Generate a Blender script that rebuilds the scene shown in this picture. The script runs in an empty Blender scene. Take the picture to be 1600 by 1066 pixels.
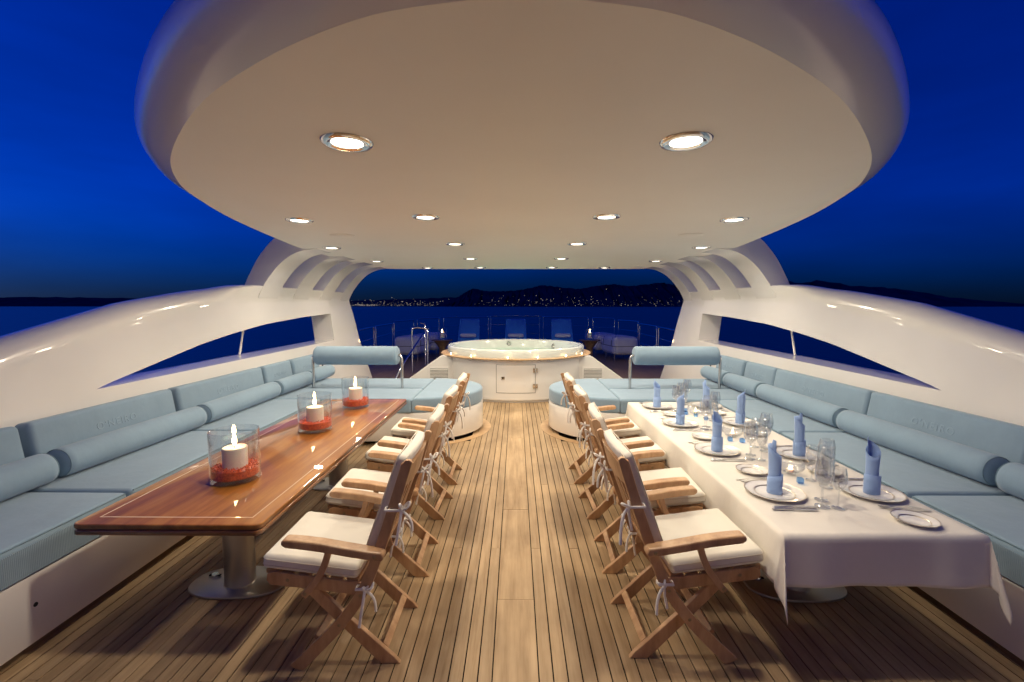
import bpy, bmesh, math, random
from mathutils import Vector, Matrix
random.seed(7)
R = math.radians
sc = bpy.context.scene
COL = sc.collection

# ------------------------------------------------------------------ camera, sky, exposure
H = 1.7
cam_d = bpy.data.cameras.new('camera'); cam = bpy.data.objects.new('camera', cam_d); COL.objects.link(cam)
cam_d.sensor_width = 36; cam_d.lens = 711 / 1600 * 36; cam_d.clip_start = .05; cam_d.clip_end = 120000
cam.location = (0, 0, H)
cam.rotation_euler = (R(90) - math.atan(55 / 711), 0, math.atan(6 / 711))
sc.camera = cam
W = bpy.data.worlds.new('World'); sc.world = W; W.use_nodes = True
wn = W.node_tree.nodes; wl = W.node_tree.links; wn.clear()
sky = wn.new('ShaderNodeTexSky'); sky.sky_type = 'NISHITA'; sky.sun_disc = False
sky.sun_elevation = R(4.0); sky.sun_rotation = R(-76); sky.ozone_density = 9; sky.air_density = .9; sky.dust_density = .5
mul = wn.new('ShaderNodeMix'); mul.data_type = 'RGBA'; mul.blend_type = 'MULTIPLY'; mul.inputs['Factor'].default_value = 1
mul.inputs['B'].default_value = (.25, .40, 1.0, 1)
tcw = wn.new('ShaderNodeTexCoord'); mpw = wn.new('ShaderNodeMapping'); mpw.inputs['Scale'].default_value = (1.2, 1.2, 5)
nzw = wn.new('ShaderNodeTexNoise'); nzw.inputs['Scale'].default_value = 1.6; nzw.inputs['Detail'].default_value = 5
mrw = wn.new('ShaderNodeMapRange'); mrw.inputs['From Min'].default_value = .35; mrw.inputs['From Max'].default_value = .7
mrw.inputs['To Min'].default_value = .82; mrw.inputs['To Max'].default_value = 1.15
mul2 = wn.new('ShaderNodeMix'); mul2.data_type = 'RGBA'; mul2.blend_type = 'MULTIPLY'; mul2.inputs['Factor'].default_value = 1
bg = wn.new('ShaderNodeBackground'); bg.inputs['Strength'].default_value = .14
wo = wn.new('ShaderNodeOutputWorld')
wl.new(sky.outputs[0], mul.inputs['A']); wl.new(tcw.outputs['Generated'], mpw.inputs['Vector']); wl.new(mpw.outputs[0], nzw.inputs['Vector'])
wl.new(nzw.outputs[0], mrw.inputs['Value']); wl.new(mul.outputs['Result'], mul2.inputs['A']); wl.new(mrw.outputs[0], mul2.inputs['B'])
sepw = wn.new('ShaderNodeSeparateXYZ'); wl.new(tcw.outputs['Generated'], sepw.inputs[0])
hzn = wn.new('ShaderNodeMapRange'); hzn.interpolation_type = 'SMOOTHSTEP'; hzn.inputs['From Min'].default_value = -.02; hzn.inputs['From Max'].default_value = .22; hzn.inputs['To Min'].default_value = .30; hzn.inputs['To Max'].default_value = 1.05
mul3 = wn.new('ShaderNodeMix'); mul3.data_type = 'RGBA'; mul3.blend_type = 'MULTIPLY'; mul3.inputs['Factor'].default_value = 1
wl.new(sepw.outputs['Z'], hzn.inputs['Value']); wl.new(mul2.outputs['Result'], mul3.inputs['A']); wl.new(hzn.outputs[0], mul3.inputs['B'])
wl.new(mul3.outputs['Result'], bg.inputs['Color']); wl.new(bg.outputs[0], wo.inputs['Surface'])
sc.view_settings.view_transform = 'Standard'; sc.view_settings.look = 'None'; sc.view_settings.gamma = 1
sc.view_settings.exposure = 0.15
LAMP_W = 16.5
sc.render.engine = 'CYCLES'
cy = sc.cycles
cy.use_denoising = True
cy.max_bounces = 10; cy.diffuse_bounces = 7; cy.glossy_bounces = 4; cy.transmission_bounces = 6; cy.transparent_max_bounces = 24
cy.sample_clamp_indirect = 6; cy.caustics_reflective = False; cy.caustics_refractive = False

# ------------------------------------------------------------------ materials
MATS = {}
def pmat(name, col, rough=.5, metal=0, coat=0, spec=.5, sheen=0, emit=None, es=0):
    m = bpy.data.materials.new(name); m.use_nodes = True
    b = m.node_tree.nodes['Principled BSDF']
    b.inputs['Base Color'].default_value = (*col, 1); b.inputs['Roughness'].default_value = rough; b.inputs['Metallic'].default_value = metal
    b.inputs['Coat Weight'].default_value = coat; b.inputs['Coat Roughness'].default_value = .04
    b.inputs['Specular IOR Level'].default_value = spec
    if sheen: b.inputs['Sheen Weight'].default_value = sheen
    if emit: b.inputs['Emission Color'].default_value = (*emit, 1); b.inputs['Emission Strength'].default_value = es
    MATS[name] = m
    return m
def nn(m, t): return m.node_tree.nodes.new(t)
def lk(m, a, b): m.node_tree.links.new(a, b)
def bsdf(m): return m.node_tree.nodes['Principled BSDF']
def wpos(m, scale):
    g = nn(m, 'ShaderNodeNewGeometry'); mp = nn(m, 'ShaderNodeMapping'); mp.inputs['Scale'].default_value = scale
    lk(m, g.outputs['Position'], mp.inputs['Vector']); return mp.outputs[0]
def opos(m, scale):
    g = nn(m, 'ShaderNodeTexCoord'); mp = nn(m, 'ShaderNodeMapping'); mp.inputs['Scale'].default_value = scale
    lk(m, g.outputs['Object'], mp.inputs['Vector']); return mp.outputs[0]
def noise(m, vec, scale=1, detail=4, rough=.6):
    n = nn(m, 'ShaderNodeTexNoise'); n.inputs['Scale'].default_value = scale; n.inputs['Detail'].default_value = detail; n.inputs['Roughness'].default_value = rough
    lk(m, vec, n.inputs['Vector']); return n.outputs[0]
def ramp(m, fac, stops):
    r = nn(m, 'ShaderNodeValToRGB'); e = r.color_ramp.elements
    while len(e) < len(stops): e.new(.5)
    for i, (p, c) in enumerate(stops): e[i].position = p; e[i].color = (*c, 1)
    lk(m, fac, r.inputs[0]); return r.outputs[0]
def bump(m, h, strength=.2, dist=.002):
    b = nn(m, 'ShaderNodeBump'); b.inputs['Strength'].default_value = strength; b.inputs['Distance'].default_value = dist
    lk(m, h, b.inputs['Height']); lk(m, b.outputs[0], bsdf(m).inputs['Normal'])
def mathn(m, op, a, b):
    n = nn(m, 'ShaderNodeMath'); n.operation = op
    for i, v in enumerate((a, b)):
        if isinstance(v, (int, float)): n.inputs[i].default_value = v
        else: lk(m, v, n.inputs[i])
    return n.outputs[0]
def mixc(m, f, a, b, blend='MIX'):
    n = nn(m, 'ShaderNodeMix'); n.data_type = 'RGBA'; n.blend_type = blend
    for s, v in (('Factor', f), ('A', a), ('B', b)):
        if isinstance(v, (int, float)): n.inputs[s].default_value = v
        elif isinstance(v, tuple): n.inputs[s].default_value = (*v, 1)
        else: lk(m, v, n.inputs[s])
    return n.outputs['Result']

def wood(name, dark, mid, light, gscale, rough, coat=0, world=True, rnd=.25, spec=.5, stain=0):
    m = pmat(name, mid, rough, coat=coat, spec=spec)
    v = (wpos if world else opos)(m, gscale)
    oi = nn(m, 'ShaderNodeObjectInfo')
    add = nn(m, 'ShaderNodeVectorMath'); add.operation = 'ADD'; sc_ = nn(m, 'ShaderNodeVectorMath'); sc_.operation = 'SCALE'
    cb = nn(m, 'ShaderNodeCombineXYZ')
    for i in range(3): lk(m, oi.outputs['Random'], cb.inputs[i])
    lk(m, cb.outputs[0], sc_.inputs[0]); sc_.inputs['Scale'].default_value = 57
    lk(m, v, add.inputs[0]); lk(m, sc_.outputs[0], add.inputs[1])
    n1 = noise(m, add.outputs[0], 1, 6, .65)
    c = ramp(m, n1, [(.3, dark), (.52, mid), (.75, light)])
    f = mathn(m, 'ADD', mathn(m, 'MULTIPLY', oi.outputs['Random'], rnd), 1 - rnd / 2)
    c = mixc(m, 1.0, c, f, 'MULTIPLY')
    if stain:
        n2 = noise(m, wpos(m, (1.6, .8, 1.6)), 1.7, 4, .6)
        s = ramp(m, n2, [(.34, (.76, .74, .72)), (.55, (1, 1, 1)), (.72, (1.07, 1.06, 1.04))])
        c = mixc(m, stain, c, s, 'MULTIPLY')
    lk(m, c, bsdf(m).inputs['Base Color'])
    bump(m, n1, .12, .002)
    return m
wood('deck_teak', (.29, .19, .098), (.405, .28, .157), (.48, .345, .205), (30, 1.6, 30), .55, rnd=.2, spec=.35, stain=1.0)
wood('chair_teak', (.33, .17, .075), (.48, .285, .145), (.60, .39, .215), (14, 14, 3.5), .42, world=False, rnd=.2)
wood('trim_teak', (.36, .22, .11), (.46, .30, .16), (.55, .38, .22), (4, 4, 4), .5)
wood('varnished', (.15, .045, .007), (.32, .118, .02), (.50, .22, .045), (9, .9, 9), .4, coat=1.0, rnd=.1, spec=.15)
wood('varnished_edge', (.14, .045, .012), (.29, .11, .03), (.42, .18, .055), (9, 1.2, 60), .3, coat=1.0, rnd=.1)
wood('dark_teak', (.10, .06, .035), (.17, .10, .055), (.24, .15, .085), (12, 2, 12), .5)
for k_ in ('varnished', 'varnished_edge'): bsdf(MATS[k_]).inputs['Coat Roughness'].default_value = .015
m = pmat('gelcoat', (.78, .755, .71), .28, coat=1.0)
n = noise(m, wpos(m, (1, 1, 1)), 1.3, 3); lk(m, ramp(m, n, [(.3, (.80, .775, .73)), (.7, (.84, .815, .77))]), bsdf(m).inputs['Base Color'])
m = pmat('soffit', (.74, .70, .64), .5)
n = noise(m, wpos(m, (1, 1, 1)), .8, 4); lk(m, ramp(m, n, [(.3, (.79, .745, .68)), (.7, (.83, .785, .72))]), bsdf(m).inputs['Base Color'])
def fabric(name, col, fs=420, mott=.06, rough=.85, sheen=.25, rib=None, b=.25):
    m = pmat(name, col, rough, sheen=sheen, spec=.25)
    p = wpos(m, (1, 1, 1)); n = noise(m, p, 3.0, 5, .7)
    lo = tuple(c * (1 - mott) for c in col); hi = tuple(min(1, c * (1 + mott)) for c in col)
    c = ramp(m, n, [(.3, lo), (.7, hi)])
    if rib:
        w = nn(m, 'ShaderNodeTexWave'); w.wave_type = 'BANDS'; w.bands_direction = 'Y'; w.inputs['Scale'].default_value = rib
        lk(m, p, w.inputs['Vector']); h = w.outputs['Fac']
        c = mixc(m, .35, c, mixc(m, h, lo, hi), 'MULTIPLY') if False else c
        bump(m, h, .5, .003)
    else:
        bump(m, noise(m, wpos(m, (1, 1, 1)), fs, 2, .7), b, .0012)
        fine = bsdf(m).inputs['Normal'].links[0].from_node
        big = nn(m, 'ShaderNodeBump'); big.inputs['Strength'].default_value = .35; big.inputs['Distance'].default_value = .012
        lk(m, noise(m, wpos(m, (1, 1, .6)), 7, 3, .55), big.inputs['Height']); lk(m, big.outputs[0], fine.inputs['Normal'])
    lk(m, c, bsdf(m).inputs['Base Color']); return m
BLUE = (.232, .335, .432)
fabric('blue_fabric', BLUE); fabric('blue_ribbed', (.21, .30, .38), rib=38); fabric('blue_piping', (.15, .24, .30))
fabric('embroidery', (.265, .375, .475), fs=900, b=.6)
fabric('canvas', (.70, .665, .585), mott=.03); fabric('canvas_piping', (.60, .54, .44)); fabric('tie_cotton', (.82, .79, .73))
fabric('linen', (.74, .70, .635), fs=260, mott=.025, b=.35); fabric('napkin_blue', (.27, .40, .68), mott=.05)
fabric('lounger_blue', (.05, .27, .72)); fabric('towel', (.72, .73, .74)); fabric('cover_grey', (.74, .75, .80), rough=.5)
m = pmat('steel', (.62, .61, .60), .22, metal=1)
pmat('brushed_steel', (.50, .485, .47), .36, metal=1); pmat('chrome', (.75, .74, .73), .1, metal=1)
pmat('caulk', (.006, .005, .004), .9, spec=.05); pmat('black', (.008, .008, .008), .6)
pmat('inlay', (.72, .50, .30), .3, coat=1); pmat('groove', (.02, .008, .004), .5)
pmat('tub_acrylic', (.62, .66, .62), .2, coat=.6); pmat('porcelain', (.86, .84, .80), .12, coat=.5); pmat('platinum', (.62, .55, .46), .38, metal=1)
pmat('brass', (.35, .27, .16), .4, metal=1); pmat('silver', (.80, .78, .74), .32, metal=1)
m = pmat('wax', (.88, .80, .70), .5); bsdf(m).inputs['Subsurface Weight'].default_value = .6; bsdf(m).inputs['Subsurface Radius'].default_value = (.06, .035, .02)
m = pmat('red_gravel', (.55, .045, .012), .45)
oi = noise(m, opos(m, (1, 1, 1)), 90, 2); lk(m, ramp(m, oi, [(.3, (.50, .035, .008)), (.7, (.90, .14, .03))]), bsdf(m).inputs['Base Color'])
def emis(name, col, s):
    m = bpy.data.materials.new(name); m.use_nodes = True; t = m.node_tree; t.nodes.clear()
    e = t.nodes.new('ShaderNodeEmission'); e.inputs[0].default_value = (*col, 1); e.inputs[1].default_value = s
    o = t.nodes.new('ShaderNodeOutputMaterial'); t.links.new(e.outputs[0], o.inputs[0]); MATS[name] = m; return m
emis('lens_glow', (1, .90, .74), 6); emis('flame', (1, .66, .28), 45); emis('town_glow', (1, .86, .70), .6)
def glass(name, tint, refl=1.0, rough=.0):
    m = bpy.data.materials.new(name); m.use_nodes = True; t = m.node_tree; t.nodes.clear()
    tr = t.nodes.new('ShaderNodeBsdfTransparent'); tr.inputs[0].default_value = (*tint, 1)
    gl = t.nodes.new('ShaderNodeBsdfGlossy'); gl.inputs['Roughness'].default_value = rough; gl.inputs[0].default_value = (1, 1, 1, 1)
    lw = t.nodes.new('ShaderNodeLayerWeight'); lw.inputs[0].default_value = .5
    fr = t.nodes.new('ShaderNodeMath'); fr.operation = 'POWER'; fr.inputs[1].default_value = 4.0; t.links.new(lw.outputs['Facing'], fr.inputs[0])
    mu = t.nodes.new('ShaderNodeMath'); mu.operation = 'MULTIPLY_ADD'; mu.inputs[1].default_value = .75 * refl; mu.inputs[2].default_value = .035 * refl
    mx = t.nodes.new('ShaderNodeMixShader'); o = t.nodes.new('ShaderNodeOutputMaterial')
    t.links.new(fr.outputs[0], mu.inputs[0]); t.links.new(mu.outputs[0], mx.inputs[0]); t.links.new(tr.outputs[0], mx.inputs[1]); t.links.new(gl.outputs[0], mx.inputs[2]); t.links.new(mx.outputs[0], o.inputs[0])
    MATS[name] = m; return m
glass('clear_glass', (.94, .95, .96), 1.7, .02); glass('crystal', (.93, .94, .95), 2.6, .03); glass('blue_glass', (.45, .66, .93), 1.2, .03); glass('tub_water', (.80, .93, .88), .7, .03)
m = pmat('sea_water', (.001, .006, .03), .3, spec=.5)
bump(m, noise(m, wpos(m, (1, .35, 1)), .05, 6, .65), .5, 1.2)
m = pmat('hill_land', (.006, .010, .024), .95, spec=0)
lk(m, ramp(m, noise(m, wpos(m, (1, 1, 1)), .004, 6), [(.35, (.035, .05, .08)), (.7, (.07, .09, .13))]), bsdf(m).inputs['Base Color'])
m = pmat('deck_far', (.3, .19, .1), .55)      # planking too far away to tell the pieces apart
w = nn(m, 'ShaderNodeTexWave'); w.wave_type = 'BANDS'; w.bands_direction = 'X'; w.inputs['Scale'].default_value = 1 / .0668 / 3.183 * 1.0
lk(m, wpos(m, (1, 1, 1)), w.inputs['Vector'])
lk(m, mixc(m, ramp(m, w.outputs['Fac'], [(.02, (0, 0, 0)), (.09, (1, 1, 1))]), (.02, .015, .01), ramp(m, noise(m, wpos(m, (14, 1, 1)), 1, 4), [(.3, (.26, .16, .085)), (.7, (.40, .26, .145))])), bsdf(m).inputs['Base Color'])

# ------------------------------------------------------------------ mesh helpers
class MB:
    def __init__(s): s.v = []; s.f = []
    def add(s, vs, fs):
        o = len(s.v); s.v += [tuple(p) for p in vs]; s.f += [[i + o for i in f] for f in fs]; return s
    def box(s, x0, x1, y0, y1, z0, z1):
        return s.add([(x, y, z) for z in (z0, z1) for y in (y0, y1) for x in (x0, x1)],
                     [(0, 2, 3, 1), (4, 5, 7, 6), (0, 1, 5, 4), (2, 6, 7, 3), (0, 4, 6, 2), (1, 3, 7, 5)])
    def loft(s, rings, closed=True, cap0=True, cap1=True):
        n = len(rings[0]); vs = [p for r in rings for p in r]; fs = []
        for j in range(len(rings) - 1):
            for i in range(n if closed else n - 1):
                a = j * n + i; b = j * n + (i + 1) % n; fs.append((a, b, b + n, a + n))
        if cap0: fs.append(tuple(range(n))[::-1])
        if cap1: fs.append(tuple(range((len(rings) - 1) * n, len(rings) * n)))
        return s.add(vs, fs)
    def lathe(s, prof, n=24, c=(0, 0, 0)):
        rings = [[(c[0] + max(r, 1e-5) * math.cos(2 * math.pi * i / n), c[1] + max(r, 1e-5) * math.sin(2 * math.pi * i / n), c[2] + z) for i in range(n)] for r, z in prof]
        return s.loft(rings, cap0=False, cap1=False)
    def tube(s, path, r, n=10, caps=True):
        P = [Vector(p) for p in path]; rs = r if isinstance(r, (list, tuple)) else [r] * len(P)
        rings = []; t0 = (P[1] - P[0]).normalized(); up = Vector((0, 0, 1)) if abs(t0.z) < .9 else Vector((1, 0, 0))
        x = t0.cross(up).normalized()
        for i, p in enumerate(P):
            t = ((P[min(i + 1, len(P) - 1)] - P[max(i - 1, 0)])).normalized()
            x = (x - t * x.dot(t)).normalized(); y = t.cross(x)
            rings.append([p + (x * math.cos(2 * math.pi * k / n) + y * math.sin(2 * math.pi * k / n)) * rs[i] for k in range(n)])
        return s.loft(rings, cap0=caps, cap1=caps)
    def prism_xz(s, poly, y0, y1):      # polygon in (x,z) extruded along y
        return s.loft([[(x, y0, z) for x, z in poly], [(x, y1, z) for x, z in poly]])
    def prism_xy(s, poly, z0, z1):
        return s.loft([[(x, y, z0) for x, y in poly], [(x, y, z1) for x, y in poly]])
    def build(s, name, mat, parent=None, smooth=None, bevel=0, mirror=False):
        me = bpy.data.meshes.new(name); me.from_pydata([((-p[0], p[1], p[2]) if mirror else p) for p in s.v], [], s.f)
        bm = bmesh.new(); bm.from_mesh(me); bmesh.ops.recalc_face_normals(bm, faces=bm.faces)
        if bevel:
            es = [e for e in bm.edges if len(e.link_faces) == 2 and e.calc_face_angle(0) > R(30)]
            bmesh.ops.bevel(bm, geom=es, offset=bevel, segments=2, profile=.5, affect='EDGES', clamp_overlap=True)
        bm.to_mesh(me); bm.free()
        if smooth is not None:
            me.polygons.foreach_set('use_smooth', [True] * len(me.polygons))
            me.set_sharp_from_angle(angle=R(smooth))
        me.materials.append(MATS[mat])
        o = bpy.data.objects.new(name, me); COL.objects.link(o)
        if parent: o.parent = parent
        return o
def tag(o, label=None, cat=None, group=None, kind=None):
    for k, v in (('label', label), ('category', cat), ('group', group), ('kind', kind)):
        if v: o[k] = v
    return o
def empty(name, loc=(0, 0, 0), rz=0):
    o = bpy.data.objects.new(name, None); COL.objects.link(o); o.location = loc; o.rotation_euler = (0, 0, rz); o.empty_display_size = .05
    return o
def copy_tree(o, parent=None):
    c = o.copy(); COL.objects.link(c); c.parent = parent
    for ch in list(o.children): copy_tree(ch, c)
    return c
def rbox(a, b, c, r, puff=0, mid=7, base=(0, 0, 0)):     # rounded, slightly puffed cushion: half sizes a b c
    mb = MB()
    def arr(L):
        e = [-L + r * t for t in (0, .2, .45, .75, 1)]; mm = [(-L + r) + (2 * L - 2 * r) * k / mid for k in range(1, mid)]
        return e + mm + [-q for q in e[::-1]]
    A = [arr(a), arr(b), arr(c)]; D = (a, b, c)
    for ax in range(3):
        u, v = [(1, 2), (2, 0), (0, 1)][ax]
        for sgn in (-1, 1):
            U, V = A[u], A[v]; vs = []
            for p in U:
                for q in V:
                    w = [0, 0, 0]; w[ax] = sgn * D[ax]; w[u] = p; w[v] = q
                    w = Vector(w); inn = Vector([max(-(D[k] - r), min(D[k] - r, w[k])) for k in range(3)])
                    d = w - inn
                    if d.length > 1e-9: w = inn + d.normalized() * r
                    fx = 1 - (w.x / a) ** 2; fy = 1 - (w.y / b) ** 2; fz = 1 - (w.z / c) ** 2
                    w.z += puff * math.copysign(max(fx, 0) ** .5 * max(fy, 0) ** .5, w.z) * abs(w.z) / c
                    vs.append(w + Vector(base))
            nv = len(V); fs = [(i * nv + j, (i + 1) * nv + j, (i + 1) * nv + j + 1, i * nv + j + 1) for i in range(len(U) - 1) for j in range(nv - 1)]
            mb.add(vs, fs)
    return mb
def weld(o, d=1e-4):
    bm = bmesh.new(); bm.from_mesh(o.data); bmesh.ops.remove_doubles(bm, verts=bm.verts, dist=d); bmesh.ops.recalc_face_normals(bm, faces=bm.faces); bm.to_mesh(o.data); bm.free()
    return o
def offset_poly(poly, d):        # outward for counter-clockwise outlines
    n = len(poly); out = []
    for i in range(n):
        p0, p1, p2 = Vector(poly[i - 1]), Vector(poly[i]), Vector(poly[(i + 1) % n])
        e1 = (p1 - p0).normalized(); e2 = (p2 - p1).normalized()
        n1 = Vector((e1.y, -e1.x)); n2 = Vector((e2.y, -e2.x)); nm = (n1 + n2)
        nm = nm.normalized() if nm.length > 1e-6 else n1
        k = max(.5, nm.dot(n1)); out.append((p1.x + nm.x * d / k, p1.y + nm.y * d / k))
    return out
def slab(poly, z0, z1, r, seg=4):
    rings = []
    for i in range(seg + 1):
        t = math.pi / 2 * i / seg; rings.append([(x, y, z0 + r - r * math.sin(math.pi / 2 - t) ) for x, y in offset_poly(poly, -r + r * math.sin(t))])
    for i in range(seg + 1):
        t = math.pi / 2 * i / seg; rings.append([(x, y, z1 - r + r * math.sin(t)) for x, y in offset_poly(poly, -r + r * math.cos(t))])
    return MB().loft(rings)
def lerp(a, b, t): return a + (b - a) * t
def interp(xs, ys, x):
    if x <= xs[0]: return ys[0]
    for i in range(len(xs) - 1):
        if x <= xs[i + 1]: return lerp(ys[i], ys[i + 1], (x - xs[i]) / (xs[i + 1] - xs[i]))
    return ys[-1]
def smooth_path(pts, n=8):       # Catmull-Rom
    P = [Vector(p) for p in pts]; out = []
    for i in range(len(P) - 1):
        a, b, c, d = P[max(i - 1, 0)], P[i], P[i + 1], P[min(i + 2, len(P) - 1)]
        for k in range(n):
            t = k / n; out.append(.5 * ((2 * b) + (c - a) * t + (2 * a - 5 * b + 4 * c - d) * t * t + (3 * b - a - 3 * c + d) * t ** 3))
    out.append(P[-1]); return out

# ------------------------------------------------------------------ the setting: sea, hills, decks
tag(MB().add([(-60000, -8000, -9), (60000, -8000, -9), (60000, 70000, -9), (-60000, 70000, -9)], [(0, 1, 2, 3)]).build('sea', 'sea_water'), kind='structure')
def to_far(px, py, y):           # a photo pixel on the plane at distance y
    th = math.atan(55 / 711); a = math.atan((py - 533) / 711) + th
    return ((px - 806) / 711 * y * 1.0, H - math.tan(a) * y)
def ridge(name, pts, y):
    P = []
    for i in range(len(pts) - 1):
        for k in range(10):
            t = k / 10; P.append((lerp(pts[i][0], pts[i + 1][0], t), lerp(pts[i][1], pts[i + 1][1], t) + random.uniform(-.7, .7)))
    P.append(pts[-1]); rows = []
    for f, dy in ((0, -900), (.12, -700), (.4, -450), (.72, -200), (1, 0), (.5, 900), (0, 1800)):
        row = []
        for px, py in P:
            x, z = to_far(px, py, y); row.append((x + random.uniform(-30, 30) * (f not in (0, 1)), y + dy + random.uniform(-60, 60), -9.5 + (z + 9.5) * (f if f in (0, 1) else max(0, min(1, f + random.uniform(-.06, .06))))))
        rows.append(row)
    return tag(MB().loft(rows, closed=False, cap0=False, cap1=False).build(name, 'hill_land', smooth=60), kind='structure')
HR = [(690, 474), (715, 466), (727, 457), (740, 451), (758, 455), (790, 455), (806, 454), (824, 451), (846, 446), (876, 449), (905, 452), (936, 446), (957, 444), (979, 448), (1005, 445), (1030, 442), (1054, 446), (1120, 440), (1200, 436), (1250, 443), (1273, 438), (1325, 447), (1394, 451), (1462, 463), (1600, 478)]
HL = [(-200, 468), (-60, 465), (60, 464), (200, 466), (380, 467), (500, 469), (548, 470), (600, 468), (660, 467), (700, 465), (740, 464)]
ridge('hills', HR, 6500); ridge('coast_hills', HL, 8000)
tl = MB()
for i in range(520):
    if i < 260: px = random.uniform(548, 745); py = 478.2 - abs(random.gauss(0, 4.5)); d = 6900
    elif i < 330: px = random.uniform(545, 590); py = 477 + random.uniform(-.8, .6); d = 6900
    else:
        px = random.uniform(740, 1075); py = 478 - abs(random.gauss(0, 6 if i < 480 else 13)); d = 5560
    base = 447 if px > 820 else 458
    py = max(py, base + 4)
    f = (478.3 - py) / 34; d = d + 500 * max(0, f)
    x, z = to_far(px, py, d - 180); s = random.choice((.8, 1.0, 1.3, 1.7, 2.6)) * (d / 6000)
    tl.box(x - s, x + s, d - 180 - s, d - 180 + s, max(z, -7) - s, max(z, -7) + s)
tag(tl.build('town_lights', 'town_glow'), 'tiny warm lights of towns scattered along the far shore and hills', 'lights', kind='stuff')

deck = tag(MB().box(-3.9, 3.9, .98, 8.45, -.2, -.006).build('deck', 'caulk'), kind='structure')
tag(MB().box(-3.9, 3.9, -5, .98, -.2, 0).build('aft_deck', 'deck_far'), kind='structure')
# fore deck follows the rail's round bow
bow = [(4.1, 8.45), (4.15, 11), (4.15, 13.5), (4.1, 15.2), (3.75, 17), (2.9, 18.4), (1.5, 19.2)]
bow2 = [tuple(p) for p in smooth_path(bow, 5)]
fd = [(x, y) for x, y in bow2] + [(-x, y) for x, y in bow2[::-1]]
tag(MB().prism_xy(fd, -.2, 0).build('fore_deck', 'deck_far'), kind='structure')
unit = MB().box(-.5, .5, -.5, .5, -1, 0)
plank0 = unit.build('plank', 'deck_teak', deck)
first = [True]
def plank(x, y0, y1, w):
    o = plank0 if first[0] else plank0.copy()
    if not first[0]: COL.objects.link(o)
    first[0] = False; o.parent = deck
    o.location = (x, (y0 + y1) / 2, random.uniform(-.0006, .0006)); o.scale = (w, y1 - y0 - .002, .03)
for a, b in ((1, 2.52), (2.52, 3.69), (3.69, 5.75), (5.75, 8.44)): plank(0, a, b, .209)
for sgn in (-1, 1):
    for i in range(36):
        xc = .1075 + .0668 * (i + .5)
        ymax = 8.44 if xc < .55 else (5.62 if xc < 2.1 else 5.5)
        js = [3.08 + (2.3 if i % 2 else 0) + (1.15 if i % 4 > 1 else 0) + 4.6 * k for k in (-1, 0, 1)]
        ys = [1.0] + sorted(j for j in js if 1.3 < j < ymax - .3) + [ymax]
        for a, b in zip(ys, ys[1:]): plank(sgn * xc, a, b, .0606)

# unseen white wall added aft to bounce warm light onto camera-facing surfaces
dh = empty('bounce_wall', (0, -1.0, 0)); tag(dh, 'unseen white wall with a door, added aft to bounce light forward', 'bounce_wall')
MB().box(-3.7, 3.7, -.8, .0, 0, 2.9).build('wall', 'gelcoat', dh, bevel=.04)
dd = MB().box(-.45, .45, .002, .03, .12, 2.08).build('door', 'gelcoat', dh, bevel=.01)
MB().tube(smooth_path([(.36, .03, 1.0), (.36, .075, 1.0), (.24, .08, 1.0)], 4), .012, 8).build('handle', 'chrome', dd, smooth=60)

# ------------------------------------------------------------------ hardtop and its lights
ZC = 2.45
half = [(0, 1.169), (.168, 1.186), (.43, 1.252), (.798, 1.452), (1.236, 1.789), (1.757, 2.346), (2.07, 2.82), (2.24, 3.22), (2.467, 3.98), (2.694, 5.14), (2.83, 6.1), (2.85, 7.5), (2.83, 8.9)]
hs = [tuple(p) for p in smooth_path([(x, y) for x, y in half], 6)]
hs += [(2.83 - .5 * (1 - math.cos(t)), 8.9 + .5 * math.sin(t)) for t in [math.pi / 2 * k / 6 for k in range(1, 7)]]
outl = [(x + .015, y) for x, y in hs] + [(-x + .015, y) for x, y in hs[:0:-1]]
ht = empty('hardtop', (0, 6, ZC)); tag(ht, 'cream white hardtop roof with rounded nose and many recessed downlights', 'roof')
MB().loft([[(x, y - 6, .0) for x, y in outl], [(x, y - 6, .03) for x, y in offset_poly(outl, -.012)]]).build('soffit', 'soffit', ht)
rings = []
t0 = R(36); fa, fb = .33, .20
for k in range(17):
    t = lerp(t0, R(165), k / 16)
    rings.append([(x, y - 6, .0003 + fb * (math.cos(t0) - math.cos(t))) for x, y in offset_poly(outl, fa * (math.sin(t) - math.sin(t0)))])
MB().loft(rings, cap0=False).build('bullnose', 'gelcoat', ht, smooth=40)

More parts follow.
